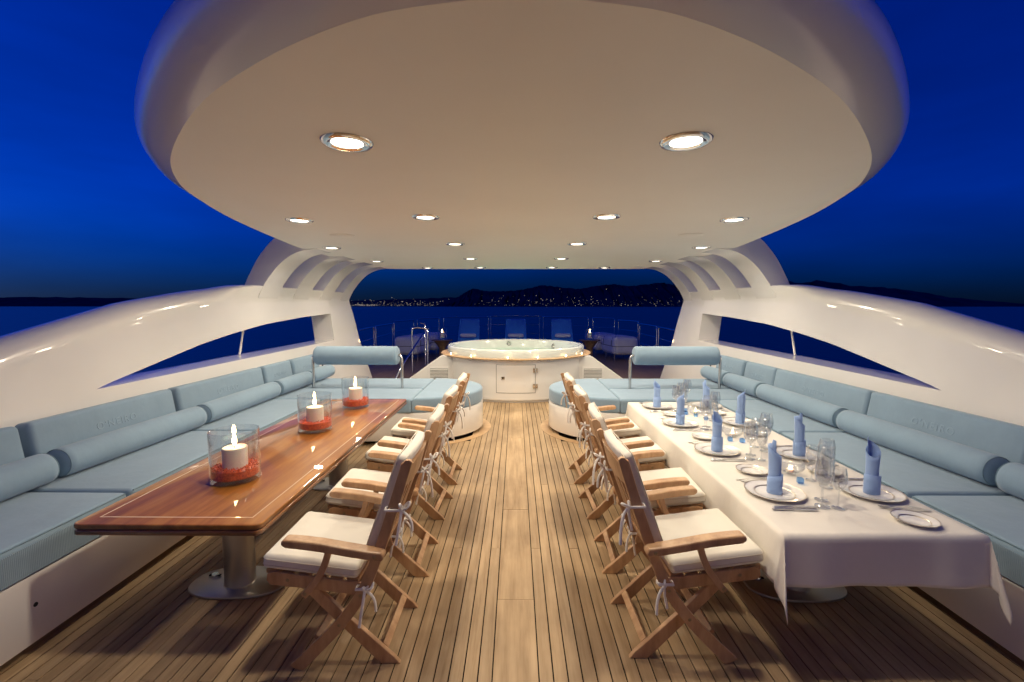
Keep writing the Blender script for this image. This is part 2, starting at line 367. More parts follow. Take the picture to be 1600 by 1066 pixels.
def downlight(x, y, lab):
    t = empty('downlight', (x, y, ZC)); tag(t, lab, 'downlight', 'downlights recessed in the hardtop')
    MB().lathe([(.072, .0), (.072, -.006), (.092, -.014), (.110, -.011), (.117, -.001)], 32).build('trim_ring', 'chrome', t, smooth=60)
    MB().lathe([(0, -.004), (.073, -.004)], 24).build('lens', 'lens_glow', t)
    L = bpy.data.lights.new('lamp', 'AREA'); L.shape = 'DISK'; L.size = .135; L.energy = LAMP_W; L.color = (1, .86, .66); L.spread = R(165)
    o = bpy.data.objects.new('lamp', L); COL.objects.link(o); o.parent = t; o.location = (0, 0, -.016)
for sx in (-1, 1):
    for k, (x, y) in enumerate(((.775, 2.147), (.764, 3.911), (.737, 5.582), (.722, 7.301), (.703, 8.993), (1.898, 4.045), (2.38, 5.933), (2.34, 7.702), (1.745, 9.059))):
        downlight(sx * x, y, f'round downlight, {"wooden" if sx < 0 else "clothed"} table side, {"inner" if k < 5 else "outer"} row, {("first", "second", "third", "fourth", "fifth")[k if k < 5 else k - 5]} from rounded nose')
    for x, y, r in ((1.854, 4.919, .13), (2.33, 8.6, .12)):
        tag(MB().lathe([(0, -.012), (r - .02, -.011), (r, -.004), (r, .002)], 28).build('ceiling_speaker', 'soffit', smooth=40), f'flat round ceiling speaker, {"wooden" if sx < 0 else "clothed"} table side, {"towards rounded nose" if r > .125 else "towards hot tub"}', 'speaker', 'round speakers in the hardtop ceiling').location = (sx * x, y, ZC)

# ------------------------------------------------------------------ side wings with window and ribs (built for the left, mirrored for the right)
def xin(z): return -3.2 - .12 * z
ARCH = [(-3.42, 1.80), (-3.385, 1.88), (-3.34, 1.965), (-3.28, 2.05), (-3.22, 2.13), (-3.15, 2.21), (-3.07, 2.285), (-2.98, 2.35), (-2.88, 2.40), (-2.76, 2.432), (-2.6, 2.452)]
OUTER = [(-2.5, 2.76), (-2.75, 2.755), (-2.97, 2.70), (-3.18, 2.575), (-3.31, 2.44), (-3.41, 2.31), (-3.5, 2.15), (-3.59, 1.977), (-3.64, 1.86), (-3.66, 1.80)]
TH = .36
def ztop(y): return interp([-1, 1, 2, 3.05, 4.09, 4.92, 5.85, 9], [.90, .97, 1.17, 1.475, 1.735, 1.86, 1.955, 1.965], y)
YT, YE = 3.54, 8.3
def zb(y): return lerp(1.04, 1.07, max(0, min(1, (y - YT) / (YE - YT))))
def zt(y): return interp([YT, 3.66, 4.22, 4.82, 5.4, 6.11, 7.2, YE], [1.04, 1.07, 1.178, 1.294, 1.375, 1.454, 1.52, 1.559], y)
def wing(side):
    mir = side > 0
    t = empty('side_wing', (0, 0, 0))
    tag(t, 'curved white wing wall with slit window behind the sofa at ' + ('white clothed table' if mir else 'bare wooden table'), 'wing wall')
    ys = [-1, 0, 1, 1.6, 2.2, 2.6] + [3.0 + .1 * k for k in range(5)] + [YT] + [YT + .1 * k for k in range(1, 5)] + [4.05 + .18 * k for k in range(24)]
    ys = [y for y in ys if y < YE - .05] + [YE, 8.5, 8.8, 9.05, 9.33]
    NL, NU, NC = 5, 5, 12
    secs = []
    for y in ys:
        zc = ztop(y) - .15; k = max(0, min(1, (y - 5.2) / .8)); k = k * k * (3 - 2 * k)
        b = zb(y) if YT <= y <= YE else 1.04 if y < YT else 1.3
        tt = zt(y) if YT < y <= YE else b
        b = min(b, zc - .05); tt = min(tt, zc - .03) if tt > b else b
        inn = [(xin(z), z) for z in [b * i / NL for i in range(NL + 1)]]
        up = [(xin(z), z) for z in [lerp(tt, zc, i / NU) for i in range(NU + 1)]]
        xc = xin(zc) - TH / 2
        e = [(xc + TH / 2 * math.cos(math.pi * i / NC), zc + .15 * math.sin(math.pi * i / NC)) for i in range(1, NC)]
        a1 = [(lerp(xin(zc), -3.36, i / 4), lerp(zc, 1.90, i / 4)) for i in range(1, 4)]
        a1 = [(-3.405, 1.85), (-3.375, 1.90), (-3.345, 1.955), (-3.36, 1.967), (-3.45, 1.97), (-3.5, 1.97), (-3.56, 1.97), (-3.62, 1.97), (-3.68, 1.965), (-3.72, 1.93), (-3.76, 1.87)]
        cap = [(lerp(p[0], q[0], k), lerp(p[1], q[1], k)) for p, q in zip(e, a1)]
        secs.append((y, inn, up, cap, b, tt))
    def yy(y, z):
        f = max(0, min(1, (y - 8.35) / .98)); return y + f * interp([0, .24, .9, 1.325, 1.81, 2], [.78, .66, .30, .19, 0, -.03], z)
    mb = MB()
    def zs_closed(s, n=12): return [(xin(z), z) for z in [s[2][-1][1] * i / n for i in range(n + 1)]]
    A = [q for q in secs if q[0] <= YT]; B = [q for q in secs if YT <= q[0] <= YE]; C = [q for q in secs if q[0] >= YE]
    def strip2(S, get, dx=0): mb.loft([[(x - dx, yy(q[0], z), z) for x, z in get(q)] for q in S], closed=False, cap0=False, cap1=False)
    for dx in (0, TH):
        strip2(A, zs_closed, dx); strip2(C, zs_closed, dx); strip2(B, lambda q: q[1], dx); strip2(B, lambda q: q[2], dx)
    strip2(secs, lambda q: [q[2][-1]] + q[3] + [(q[2][-1][0] - TH, q[2][-1][1])])
    strip2(B, lambda q: [q[1][-1], (q[1][-1][0] - TH, q[1][-1][1])]); strip2(B, lambda q: [q[2][0], (q[2][0][0] - TH, q[2][0][1])])
    s = secs[-1]; zc_ = zs_closed(s)
    loop = zc_ + s[3] + [(x - TH, z) for x, z in zc_[::-1]]
    mb.add([(x, yy(s[0], z), z) for x, z in loop], [tuple(range(len(loop)))])
    b, tt = zb(YE), zt(YE)
    mb.add([(xin(b), YE, b), (xin(b) - TH, YE, b), (xin(tt) - TH, YE, tt), (xin(tt), YE, tt)], [(0, 1, 2, 3)])
    o = mb.build('wall', 'gelcoat', t, mirror=mir); weld(o, 2e-4)
    o.data.polygons.foreach_set('use_smooth', [True] * len(o.data.polygons)); o.data.set_sharp_from_angle(angle=R(32))
    arch = smooth_path(ARCH, 3)
    poly = [(p.x, p.y) for p in arch] + [(p.x, p.y) for p in smooth_path(OUTER, 3)]
    for a, b in ((6.03, 6.52), (6.97, 7.49), (7.93, 8.42), (8.86, 9.31)):
        MB().prism_xz([(x + .004 if z < 1.99 else x, z) for x, z in poly], a, b).build('rib', 'gelcoat', t, smooth=30, mirror=mir)
    MB().tube([(-3.62, 6.02, 1.44), (-3.62, 5.9, 1.06)], .014).build('stay_rod', 'gelcoat', t, smooth=60, mirror=mir)
    MB().box(xin(.72) - .01, xin(.72) + .006, 7.62, 7.67, .68, .76).build('socket_cover', 'black', t, mirror=mir)
    return t
wing(-1); wing(1)

# ------------------------------------------------------------------ sofas
PC, PR = (-1.25, 6.28), .79
def pod_arc(r, a0=-90, a1=90, n=22): return [(PC[0] + r * math.cos(R(lerp(a0, a1, i / n))), PC[1] + r * math.sin(R(lerp(a0, a1, i / n)))) for i in range(n + 1)]
SIDE = {-1: 'bare wooden table', 1: 'white clothed table'}
ORD = ['nearest hot tub', 'second from hot tub', 'third from hot tub', 'fourth from hot tub', 'farthest from hot tub']
def text_mesh(s, size, name):
    cu = bpy.data.curves.new(name, 'FONT'); cu.body = s; cu.size = size; cu.extrude = .001; cu.align_x = 'CENTER'; cu.align_y = 'CENTER'; cu.space_character = 1.25; cu.bevel_depth = .0008
    to = bpy.data.objects.new(name, cu); COL.objects.link(to)
    dg = bpy.context.evaluated_depsgraph_get(); me = bpy.data.meshes.new_from_object(to.evaluated_get(dg))
    bpy.data.objects.remove(to); bpy.data.curves.remove(cu); me.materials.clear(); me.materials.append(MATS['embroidery']); return me
TXT = text_mesh("O'NEIRO", .075, 'lettering')
def sofa(side):
    mir = side > 0; sd = SIDE[side]; dy = -.08 if mir else 0
    base = empty('sofa_base', (side * 2.8, 4, 0)); tag(base, f'white glossy L-shaped sofa base with rounded end behind {sd}', 'sofa base')
    def loc(o): o.location = Vector(o.location) - base.location; return o
    front = [(-2.37, .5), (-2.37, 5.2)] + [(-2.37 + .22 * (1 - math.cos(t)), 5.2 + .22 * math.sin(t)) for t in [math.pi / 2 * k / 5 for k in range(1, 6)]] + [(-1.6, 5.45)] + pod_arc(PR)
    outline = front + [(-3.2, 7.07), (-3.2, .5)]
    def inset(d): return [(x, y) for x, y in offset_poly(outline, -d)]
    loc(MB().prism_xy(outline, .045, .385).build('front_panel', 'gelcoat', base, smooth=30, mirror=mir, bevel=.004))
    loc(MB().prism_xy(inset(.09), 0.002, .046).build('kick_recess', 'black', base, mirror=mir))
    for x, y, ax in ((-2.37, 2.12, 0), (-2.37, 3.05, 0), (-2.37, 4.3, 0), (-1.9, 5.44, 1)):
        p = MB().lathe([(0, 0), (.011, 0), (.012, -.004)], 12).build('screw_cap', 'black', base)
        p.rotation_euler = (R(90), 0, 0) if ax else (0, R(90) * (-side), 0); p.location = (side * -x - base.location.x + (-side * .0015 if not ax else 0), y - 4 - (.012 if ax else 0), .23)
    # curved covering board round the pod
    ring = pod_arc(PR + .005, -110, 95, 30) + pod_arc(PR + .11, -110, 95, 30)[::-1]
    tag(MB().prism_xy(ring, .0005, .0035).build('covering_board', 'trim_teak', mirror=mir), f'curved pale teak border board around the rounded sofa end behind {sd}', 'deck board')
    # seat cushions
    for i, (y0, y1) in enumerate(((4.06, 5.445), (2.70, 4.04), (.9, 2.68))):
        t = empty('seat_cushion', (side * 2.74, (y0 + y1) / 2 , .385)); tag(t, f'long blue seat cushion on sofa along {sd}, ' + ORD[(0, 1, 4)[i]], 'cushion', 'blue sofa seat cushions')
        weld(rbox(.375, (y1 - y0) / 2, .093, .03, .004, base=(0, 0, .093)).build('body', 'blue_fabric', t, smooth=60))
        for e_ in (-1, 1): MB().tube([(e_ * .37, -(y1 - y0) / 2 + .02, .178), (e_ * .37, (y1 - y0) / 2 - .02, .178)], .0042, 6).build('piping', 'blue_piping', t, smooth=60)
        MB().box(-.002 * 0 + side * -.3785 - .002, side * -.3785 + .002, -(y1 - y0) / 2 + .03, (y1 - y0) / 2 - .03, .012, .152).build('ribbed_front', 'blue_ribbed', t)
    for nm, y0, y1 in (('front', 5.46, 6.19), ('rear', 6.205, 7.05)):
        t = empty('seat_cushion', (side * 2.19, (y0 + y1) / 2, .385)); tag(t, f'wide blue lounge cushion, {"table" if nm == "front" else "hot tub"} side of headrest roll by {sd}', 'cushion', 'blue lounge cushions')
        weld(rbox(.915, (y1 - y0) / 2, .092, .028, .004, base=(0, 0, .092)).build('body', 'blue_fabric', t, smooth=60))
    po = [(-1.265, 5.47)] + [(x, y) for x, y in pod_arc(PR - .005, -88, 88)] + [(-1.265, 7.06)]
    o = slab(po, .388, .572, .03).build('pod_cushion', 'blue_fabric', smooth=40, mirror=mir); tag(o, f'half-round blue cushion on the rounded sofa end behind {sd}', 'cushion')
    # back cushions and bolsters
    bk = [(6.34, 7.18), (5.62, 6.30), (4.15, 5.58), (2.86, 4.11), (1.3, 2.82)]
    if mir: bk = [(a - .12 if a < 6 else a - .08, b - .08) for a, b in bk]
    bk = [(a, b) for a, b in bk]
    for i, (a, b) in enumerate(bk):
        t = empty('back_cushion', (side * 3.155, (a + b) / 2, .575)); t.rotation_euler = (0, R(9) * side, 0)
        tag(t, f'blue back cushion with embroidered lettering behind {sd}, {ORD[i]}', 'cushion', 'blue sofa back cushions')
        weld(rbox(.065, (b - a) / 2 - .006, .185, .035, 0, base=(0, 0, .183)).build('body', 'blue_fabric', t, smooth=60))
        L = (b - a) / 2 - .03
        MB().tube([(-side * .05, -L, .355), (-side * .05, L, .355)], .004, 6).build('piping', 'blue_piping', t, smooth=60)
        lt = bpy.data.objects.new('lettering', TXT); COL.objects.link(lt); lt.parent = t; lt.location = (-side * .0655, 0, .215)
        lt.rotation_euler = (R(90), 0, R(-90) if side > 0 else R(90)); lt.scale = (1, 1, 1) if b - a > 1 else (.8, .8, 1)
    bo = [(6.47, 7.2), (5.59, 6.42), (4.22, 5.54), (2.87, 4.17), (1.6, 2.80)]
    if mir: bo = [(a - .1, b - .1) for a, b in bo]
    for i, (a, b) in enumerate(bo):
        L = b - a; t = empty('bolster', (side * 2.985, (a + b) / 2, .672)); t.rotation_euler = (R(random.uniform(-.3, .3)), 0, R(random.uniform(-.8, .8)))
        tag(t, f'blue cylindrical bolster on sofa behind {sd}, {ORD[i]}', 'bolster', 'blue bolsters on the sofa seats')
        pr = [(0, -L / 2), (.05, -L / 2 - .004), (.085, -L / 2 + .002), (.096, -L / 2 + .012), (.098, -L / 2 + .05), (.1, -L / 4), (.101, 0), (.1, L / 4), (.098, L / 2 - .05), (.096, L / 2 - .012), (.085, L / 2 - .002), (.05, L / 2 + .004), (0, L / 2)]
        bmb = MB().lathe(pr, 32); bmb.v = [(x, z, -y) for x, y, z in bmb.v]; bmb.build('body', 'blue_fabric', t, smooth=50)
        for e in (-1, 1):
            MB().tube([(.0925 * math.cos(k * math.pi / 12), e * (L / 2 - .006), .0925 * math.sin(k * math.pi / 12)) for k in range(25)], .0032, 6, caps=False).build('piping', 'blue_piping', t, smooth=60)
    # headrest roll on steel posts
    t = empty('headrest_roll', (side * 2.18, 6.2, .57)); tag(t, f'blue headrest roll on two bent steel posts by {sd}', 'headrest')
    L = 1.13; pr = [(0, -L / 2), (.07, -L / 2 - .006), (.11, -L / 2), (.126, -L / 2 + .018), (.128, -L / 2 + .06), (.129, 0), (.128, L / 2 - .06), (.126, L / 2 - .018), (.11, L / 2), (.07, L / 2 + .006), (0, L / 2)]
    rb = MB().lathe(pr, 36); rb.v = [(z, x, y + .45) for x, y, z in rb.v]; rb.build('roll', 'blue_fabric', t, smooth=50)
    for e in (-1, 1):
        pth = smooth_path([(e * .5, 0, .45), (e * .575, 0, .45), (e * .605, 0, .43), (e * .613, 0, .38), (e * .613, 0, .2), (e * .613, 0, -.01)], 5)
        MB().tube(pth, .019, 12).build('post', 'steel', t, smooth=60)
sofa(-1); sofa(1)

# ------------------------------------------------------------------ dining tables
TZ = .65
def rrect(x0, x1, y0, y1, r, n=5):
    out = []
    for cx, cy_, a in ((x1 - r, y0 + r, -90), (x1 - r, y1 - r, 0), (x0 + r, y1 - r, 90), (x0 + r, y0 + r, 180)):
        out += [(cx + r * math.cos(R(a + 90 * k / n)), cy_ + r * math.sin(R(a + 90 * k / n))) for k in range(n + 1)]
    return out
def table(cx, y0, y1, label):
    L = y1 - y0; t = empty('dining_table', (cx, (y0 + y1) / 2, 0)); tag(t, label, 'table')
    w = .46; oc = rrect(-w, w, -L / 2, L / 2, .035)
    slab(oc, TZ - .026, TZ, .006, 3).build('table_top', 'varnished', t, smooth=35)
    MB().prism_xy(offset_poly(oc, -.008), TZ - .031, TZ - .025).build('groove', 'groove', t)
    slab(oc, TZ - .057, TZ - .031, .006, 3).build('lower_leaf', 'varnished_edge', t, smooth=35)
    for zz in (-.0075, -.0135, -.0195, -.038, -.044, -.050):
        MB().loft([[(x, y, TZ + zz - .0008) for x, y in offset_poly(oc, .0008)], [(x, y, TZ + zz + .0008) for x, y in offset_poly(oc, .0008)]], cap0=False, cap1=False).build('edge_line', 'groove', t)
    i = .075
    for a in ((-w + i, -w + i + .007, -L / 2 + i, L / 2 - i), (w - i - .007, w - i, -L / 2 + i, L / 2 - i)):
        MB().box(*a, TZ - .002, TZ + .0006).build('inlay_line', 'inlay', t)
    for yq in (-L / 2 + i, L / 2 - i - .007):
        MB().box(-w + i + .007, w - i - .007, yq, yq + .007, TZ - .002, TZ + .0006).build('inlay_line', 'inlay', t)
    for py in (2.66 - (y0 + y1) / 2, 4.21 - (y0 + y1) / 2):
        p = empty('pedestal', (0, py, 0)); p.parent = t
        MB().lathe([(.0, TZ - .06), (.085, TZ - .06), (.085, .02), (.095, .012)], 36).build('column', 'brushed_steel', p, smooth=40)
        pl = []
        for k in range(40):
            a = 2 * math.pi * k / 40; pl.append((.29 * math.copysign(abs(math.cos(a)) ** .85, math.cos(a)), .165 * math.copysign(abs(math.sin(a)) ** .8, math.sin(a))))
        slab(pl, 0.001, .016, .005, 2).build('base_plate', 'brushed_steel', p, smooth=40)
        for s in (-1, 1):
            MB().lathe([(0, .03), (.018, .03), (.02, .026), (.02, .015), (.012, .014)], 14, c=(s * .19, .05, 0)).build('knob', 'chrome', p, smooth=40)
            MB().box(s * .19 - .035, s * .19 + .035, .043, .057, .018, .024).build('slot', 'black', p)
    return t
table(-1.69, 2.10, 5.08, 'long varnished mahogany table with pale inlay line and steel pedestals')
table(1.69, 2.02, 4.9, 'long pedestal table hidden under the white tablecloth')

# tablecloth
def cloth():
    x0, x1, y0, y1 = 1.69 - .465, 1.69 + .465, 2.02 - .005, 4.905; OV = .232; z0 = TZ + .0035
    def axis(a, b, n, m): return [a - OV + OV * i / m for i in range(m)] + [lerp(a, b, i / n) for i in range(n + 1)] + [b + OV * (i + 1) / m for i in range(m)]
    X = axis(x0, x1, 30, 14); Y = axis(y0, y1, 80, 14); vs = []
    rnd = random.Random(3); ph = [rnd.uniform(0, 6) for _ in range(8)]
    for y in Y:
        for x in X:
            a = x0 - x if x < x0 else x - x1 if x > x1 else 0; sa = -1 if x < x0 else 1
            b = y0 - y if y < y0 else y - y1 if y > y1 else 0; sb = -1 if y < y0 else 1
            px = min(max(x, x0), x1); py = min(max(y, y0), y1)
            z = z0 + .0012 * math.sin(7 * x + ph[0]) * math.sin(5 * y + ph[1])
            if abs(y - 2.95) < .01 or abs(x - 1.69) < .009: z += .0012
            if a or b:
                r = math.hypot(a, b); th = math.atan2(b, a)
                wv = (.010 * math.sin(px * 9 + ph[2]) + .005 * math.sin(px * 21 + ph[4])) * (b > 0) + (.012 * math.sin(py * 8 + ph[3]) + .007 * math.sin(py * 19 + ph[5])) * (a > 0)
                q = math.sin(2 * th) ** 2
                out = r * (.06 + .34 * q) + .006 * min(1, r / .02) + wv * min(1, r / OV) * (1 - q)
                rr = r * (1 + .14 * q); dr = math.sqrt(max(rr * rr - out * out * .6, 0))
                soft = min(1, r / .015)
                px += sa * math.cos(th) * out * (1 - .75 * q); py += sb * math.sin(th) * out
                # cloth falls: fold of the corner curls a little to one side
                if q > 0: px += sa * -.03 * q * (r / .35) ** 2 * math.sin(4 * th)
                z = z - dr * soft
            vs.append((px, py, z))
    nx = len(X); fs = [(j * nx + i, j * nx + i + 1, (j + 1) * nx + i + 1, (j + 1) * nx + i) for j in range(len(Y) - 1) for i in range(nx - 1)]
    o = MB().add(vs, fs).build('tablecloth', 'linen', smooth=80)
    md = o.modifiers.new('thickness', 'SOLIDIFY'); md.thickness = .0016; md.offset = 1
    return tag(o, 'white linen tablecloth with pointed hanging corners on the set table', 'tablecloth')
cloth()

# ------------------------------------------------------------------ folding teak armchairs (local +x faces the table, origin at the rear feet)
def thick(path, w):              # polyline in (x,z) with widths -> outline
    P = [Vector(p) for p in path]; l, r = [], []
    for i, p in enumerate(P):
        t = (P[min(i + 1, len(P) - 1)] - P[max(i - 1, 0)]).normalized(); n = Vector((-t.y, t.x)); ww = w[i] if isinstance(w, list) else w
        l.append(tuple(p + n * ww / 2)); r.append(tuple(p - n * ww / 2))
    return l + r[::-1]
def chair():
    t = empty('folding_armchair')
    def P2(pts, n=5): return [tuple(p) for p in smooth_path(pts, n)]
    post = P2([(.486, 0), (.40, .085), (.27, .223), (.168, .366), (.09, .549), (.01, .78), (-.055, .985)], 6)
    wp = [interp([0, .1, .25, .4, .6, 1], [.062, .058, .055, .052, .05, .046], i / (len(post) - 1)) for i in range(len(post))]
    op = thick(post, wp); n = len(post)
    tip = [(post[-1][0] + .023 * math.cos(a) - .006, post[-1][1] + .023 * math.sin(a)) for a in (R(20), R(65), R(110), R(150))]
    poly = op[:n] + tip[::-1] + op[n:]
    poly = [(x, max(z, .0)) for x, z in poly]
    leg = P2([(.04, 0), (.12, .075), (.20, .155), (.27, .223), (.35, .305), (.43, .388)], 5)
    lo = [(x, max(z, 0)) for x, z in thick(leg, [lerp(.068, .05, i / (len(leg) - 1)) for i in range(len(leg))])]
    lo[0] = (-.0, .0) if lo[0][0] < lo[-1][0] else lo[0]
    arm = [(.045, .575), (.05, .556), (.12, .562), (.22, .578), (.33, .598), (.43, .611), (.485, .617), (.503, .628), (.505, .645), (.492, .656), (.43, .652), (.33, .640), (.22, .620), (.12, .603), (.055, .597)]
    for s in (-1, 1):
        y = s * .24
        MB().prism_xz(poly, y - .0125, y + .0125).build('post', 'chair_teak', t, bevel=.004)
        y = s * .20
        MB().prism_xz(lo, y - .0125, y + .0125).build('rear_leg', 'chair_teak', t, bevel=.004)
        y = s * .2135 + s * .0005
        MB().prism_xz([(.14, .355), (.155, .41), (.30, .428), (.58, .466), (.61, .455), (.615, .425), (.60, .402), (.45, .385), (.30, .366), (.16, .345)], s * .2265 - .0, s * .2135).build('seat_rail', 'chair_teak', t, bevel=.004)
        MB().prism_xz(arm, s * .268 - .031, s * .268 + .031).build('arm', 'chair_teak', t, bevel=.008)
        st = thick(P2([(.30, .597), (.325, .52), (.365, .445), (.425, .372)]), .03)
        MB().prism_xz(st, s * .253 + .0, s * .253 + s * .018).build('arm_strut', 'chair_teak', t, bevel=.003)
        for bx, bz, by in ((.27, .223, .2535), (.168, .366, .2535), (.085, .578, .300), (.415, .387, .2725), (.515, .425, .2275)):
            bo = MB().lathe([(0, .002), (.006, .002), (.0085, .0)], 10); bo.v = [(bx + x, s * (by + z), bz + q) for x, q, z in bo.v]; bo.build('bolt', 'brass', t, smooth=50)
    MB().prism_xz([(.075, .045), (.10, .07), (.085, .088), (.06, .063)], -.187, .187).build('stretcher', 'chair_teak', t, bevel=.003)
    MB().prism_xz([(.40, .09), (.425, .115), (.41, .13), (.385, .105)], -.187, .187).build('stretcher', 'chair_teak', t, bevel=.003)
    for k in range(6):
        x = .19 + .075 * k; z = .416 + (x - .19) * .127
        MB().box(x, x + .055, -.212, .212, z - .012, z + .006).build('seat_slat', 'chair_teak', t)
    MB().box(.585, .603, -.213, .213, .405, .458).build('front_rail', 'chair_teak', t, bevel=.003)
    # back frame: curved top rail, low rail, upright slats
    def bx(z): return interp([.366, .549, .78, .985], [.168, .09, .01, -.055], z)
    rings = []
    for k in range(13):
        y = lerp(-.2275, .2275, k / 12); d = -.022 * (1 - (y / .2275) ** 2); up = .018 * (1 - (y / .2275) ** 2)
        rings.append([(bx(z) + d + q, y, z + (up if top else 0)) for z, q, top in ((.86, .012, 0), (.955, .010, 1), (.955, -.010, 1), (.86, -.012, 0))])
    MB().loft(rings).build('top_rail', 'chair_teak', t, smooth=40)
    MB().prism_xz([(bx(.50) - .01, .50), (bx(.50) + .01, .50), (bx(.55) + .01, .55), (bx(.55) - .01, .55)], -.2275, .2275).build('low_rail', 'chair_teak', t)
    for k in range(5):
        y = -.17 + .085 * k; d = -.018 * (1 - (y / .2275) ** 2)
        MB().prism_xz([(bx(.54) - .006, .545), (bx(.54) + .006, .545), (bx(.87) + .006 + d, .87), (bx(.87) - .006 + d, .87)], y - .024, y + .024).build('back_slat', 'chair_teak', t)
    # cushions with piping and cotton ties
    sq = rbox(.225, .232, .034, .022, .010, mid=6)
    ca = R(-7.2)
    def place(v, o, ang): x, y, z = v; return (o[0] + x * math.cos(ang) + z * math.sin(ang), o[1] + y, o[2] - x * math.sin(ang) + z * math.cos(ang))
    so = (.405, 0, .490)
    sq.v = [place(v, so, ca) for v in sq.v]; s_c = weld(sq.build('seat_cushion', 'canvas', t, smooth=60))
    rr_ = rrect(-.2245, .2245, -.2315, .2315, .022)
    for zz in (.014, -.014):
        MB().tube([place((x, y, zz), so, ca) for x, y in rr_ + rr_[:1]], .0028, 6, caps=False).build('piping', 'canvas_piping', s_c, smooth=60)
    bq = rbox(.026, .218, .265, .02, 0, mid=6); ang = -math.atan2(.165, .455)
    bo_ = (.062, 0, .762)
    bq.v = [(v[0] - .022 * (1 - (v[1] / .22) ** 2) * .8, v[1], v[2] + .018 * (1 - (v[1] / .22) ** 2) * (v[2] > .2)) for v in bq.v]
    bq.v = [place(v, bo_, ang) for v in bq.v]; b_c = weld(bq.build('back_cushion', 'canvas', t, smooth=60))
    r2 = rrect(-.217, .217, -.264, .264, .02)
    for xx in (.02, -.02):
        MB().tube([place((xx - .0176 * (1 - (y / .22) ** 2), y, z + .018 * (1 - (y / .22) ** 2) * (z > .2)), bo_, ang) for y, z in r2 + r2[:1]], .0028, 6, caps=False).build('piping', 'canvas_piping', b_c, smooth=60)
    def tie(s, z, low):
        mb = MB(); x = bx(z) if z > .366 else .168; y = s * .24; hw = .034
        loop = [(x + hw, y - s * .01, z), (x + hw, y + s * .017, z), (x - hw, y + s * .017, z), (x - hw - .004, y, z), (x - hw, y - s * .017, z), (x + hw, y - s * .017, z), (x + hw, y - s * .01, z)]
        mb.tube(loop, .0065, 6, caps=False)
        k = Vector((x - hw - .008, y + s * .016, z)) if not low else Vector((x - .01, y + s * .022, z))
        rd = random.Random(int(z * 100) + s)
        mb.tube([k + Vector((.006, 0, .008)), k, k + Vector((-.006, 0, -.008))], [.006, .011, .006], 8)
        for q in (-1, 1):
            e = k + Vector((-.016 + q * .02, q * .012, .026 + rd.uniform(-.01, .01)))
            mb.tube(smooth_path([k, k + (e - k) * .6 + Vector((0, q * .012, .006)), e, k + (e - k) * .6 - Vector((.004, q * .012, .006)), k], 4), .0056, 6)
            L = .13 + rd.uniform(-.03, .04)
            mb.tube(smooth_path([k, k + Vector((-.012 + q * .014, q * .010, -.03)), k + Vector((-.014 + q * .026, q * .018, -L * .6)), k + Vector((-.010 + q * .032, q * .022, -L))], 4), .0068, 6)
        mb.build('tie', 'tie_cotton', t, smooth=60)
    for s in (-1, 1): tie(s, .775, False); tie(s, .40, True)
    return t
ch0 = chair(); used = False
CO = ['farthest from hot tub', 'third from hot tub', 'second from hot tub', 'nearest hot tub']
for side in (-1, 1):
    for i, y in enumerate((2.25, 2.95, 3.71, 4.43)):
        c = copy_tree(ch0) if used else ch0; used = True
        c.location = (side * .558 + random.uniform(-.014, .014), y + (.03 if side > 0 else 0) + random.uniform(-.012, .012), 0); c.rotation_euler = (0, 0, (0 if side > 0 else math.pi) + R(random.uniform(-2.6, 2.6)))
        tag(c, f'teak folding armchair with cream cushions at {SIDE[side]}, {CO[i]}', 'chair', 'folding teak armchairs')

# ------------------------------------------------------------------ candles in glass on the wooden table
def flame(mb, c, h, r):
    mb.lathe([(0, 0), (r * .6, h * .08), (r, h * .25), (r * .85, h * .45), (r * .45, h * .72), (r * .15, h * .92), (0, h)], 12, c=c); return mb
def lantern(name, loc, s, label, group=None, red=True):
    t = empty(name, loc); tag(t, label, 'candle glass', group); r, h = .135 * s, .305 * s
    MB().lathe([(0, .002), (r - .004, .002), (r, .006), (r, h), (r - .0035, h + .001), (r - .005, h), (r - .005, .034 * s), (r - .012, .026 * s), (0, .026 * s)], 48).build('glass', 'clear_glass', t, smooth=40)
    if red:
        rd = random.Random(5); prof = [(.0, .027), (r - .012, .027), (r - .0055, .036), (r - .0055, .078), (r - .03, .086), (r - .055, .078), (0, .076)]
        g = MB().lathe(prof, 48); g.build('gravel_bed', 'red_gravel', t, smooth=30)['kind'] = 'stuff'
        gm = MB()
        for k in range(900):
            a = rd.uniform(0, 6.283); q = math.sqrt(rd.uniform(.25, 1)) * (r - .008); side_ = rd.random() < .45
            if side_: q = r - .0105; z = rd.uniform(.034, .082)
            else: z = .080 + rd.uniform(-.003, .010) * (q > .05)
            e = rd.uniform(.003, .0062); x, y = q * math.cos(a), q * math.sin(a)
            gm.add([(x + e, y, z), (x - e, y, z), (x, y + e, z), (x, y - e, z), (x, y, z + e), (x, y, z - e)], [(0, 2, 4), (2, 1, 4), (1, 3, 4), (3, 0, 4), (2, 0, 5), (1, 2, 5), (3, 1, 5), (0, 3, 5)])
        gm.build('gravel', 'red_gravel', t)['kind'] = 'stuff'
    cr = .068 * s; z0, z1 = .06 * s, .20 * s
    cd = MB().lathe([(0, z0), (cr, z0), (cr, z1 - .004), (cr - .005, z1), (cr * .6, z1 - .004), (0, z1 - .008)], 32).build('candle', 'wax', t, smooth=40)
    MB().tube([(0, 0, z1 - .01), (.001, 0, z1 + .012)], .0016, 6).build('wick', 'black', cd)
    flame(MB(), (0, 0, z1 + .006), .10 * s, .0125 * s).build('flame', 'flame', cd, smooth=80)
    return t
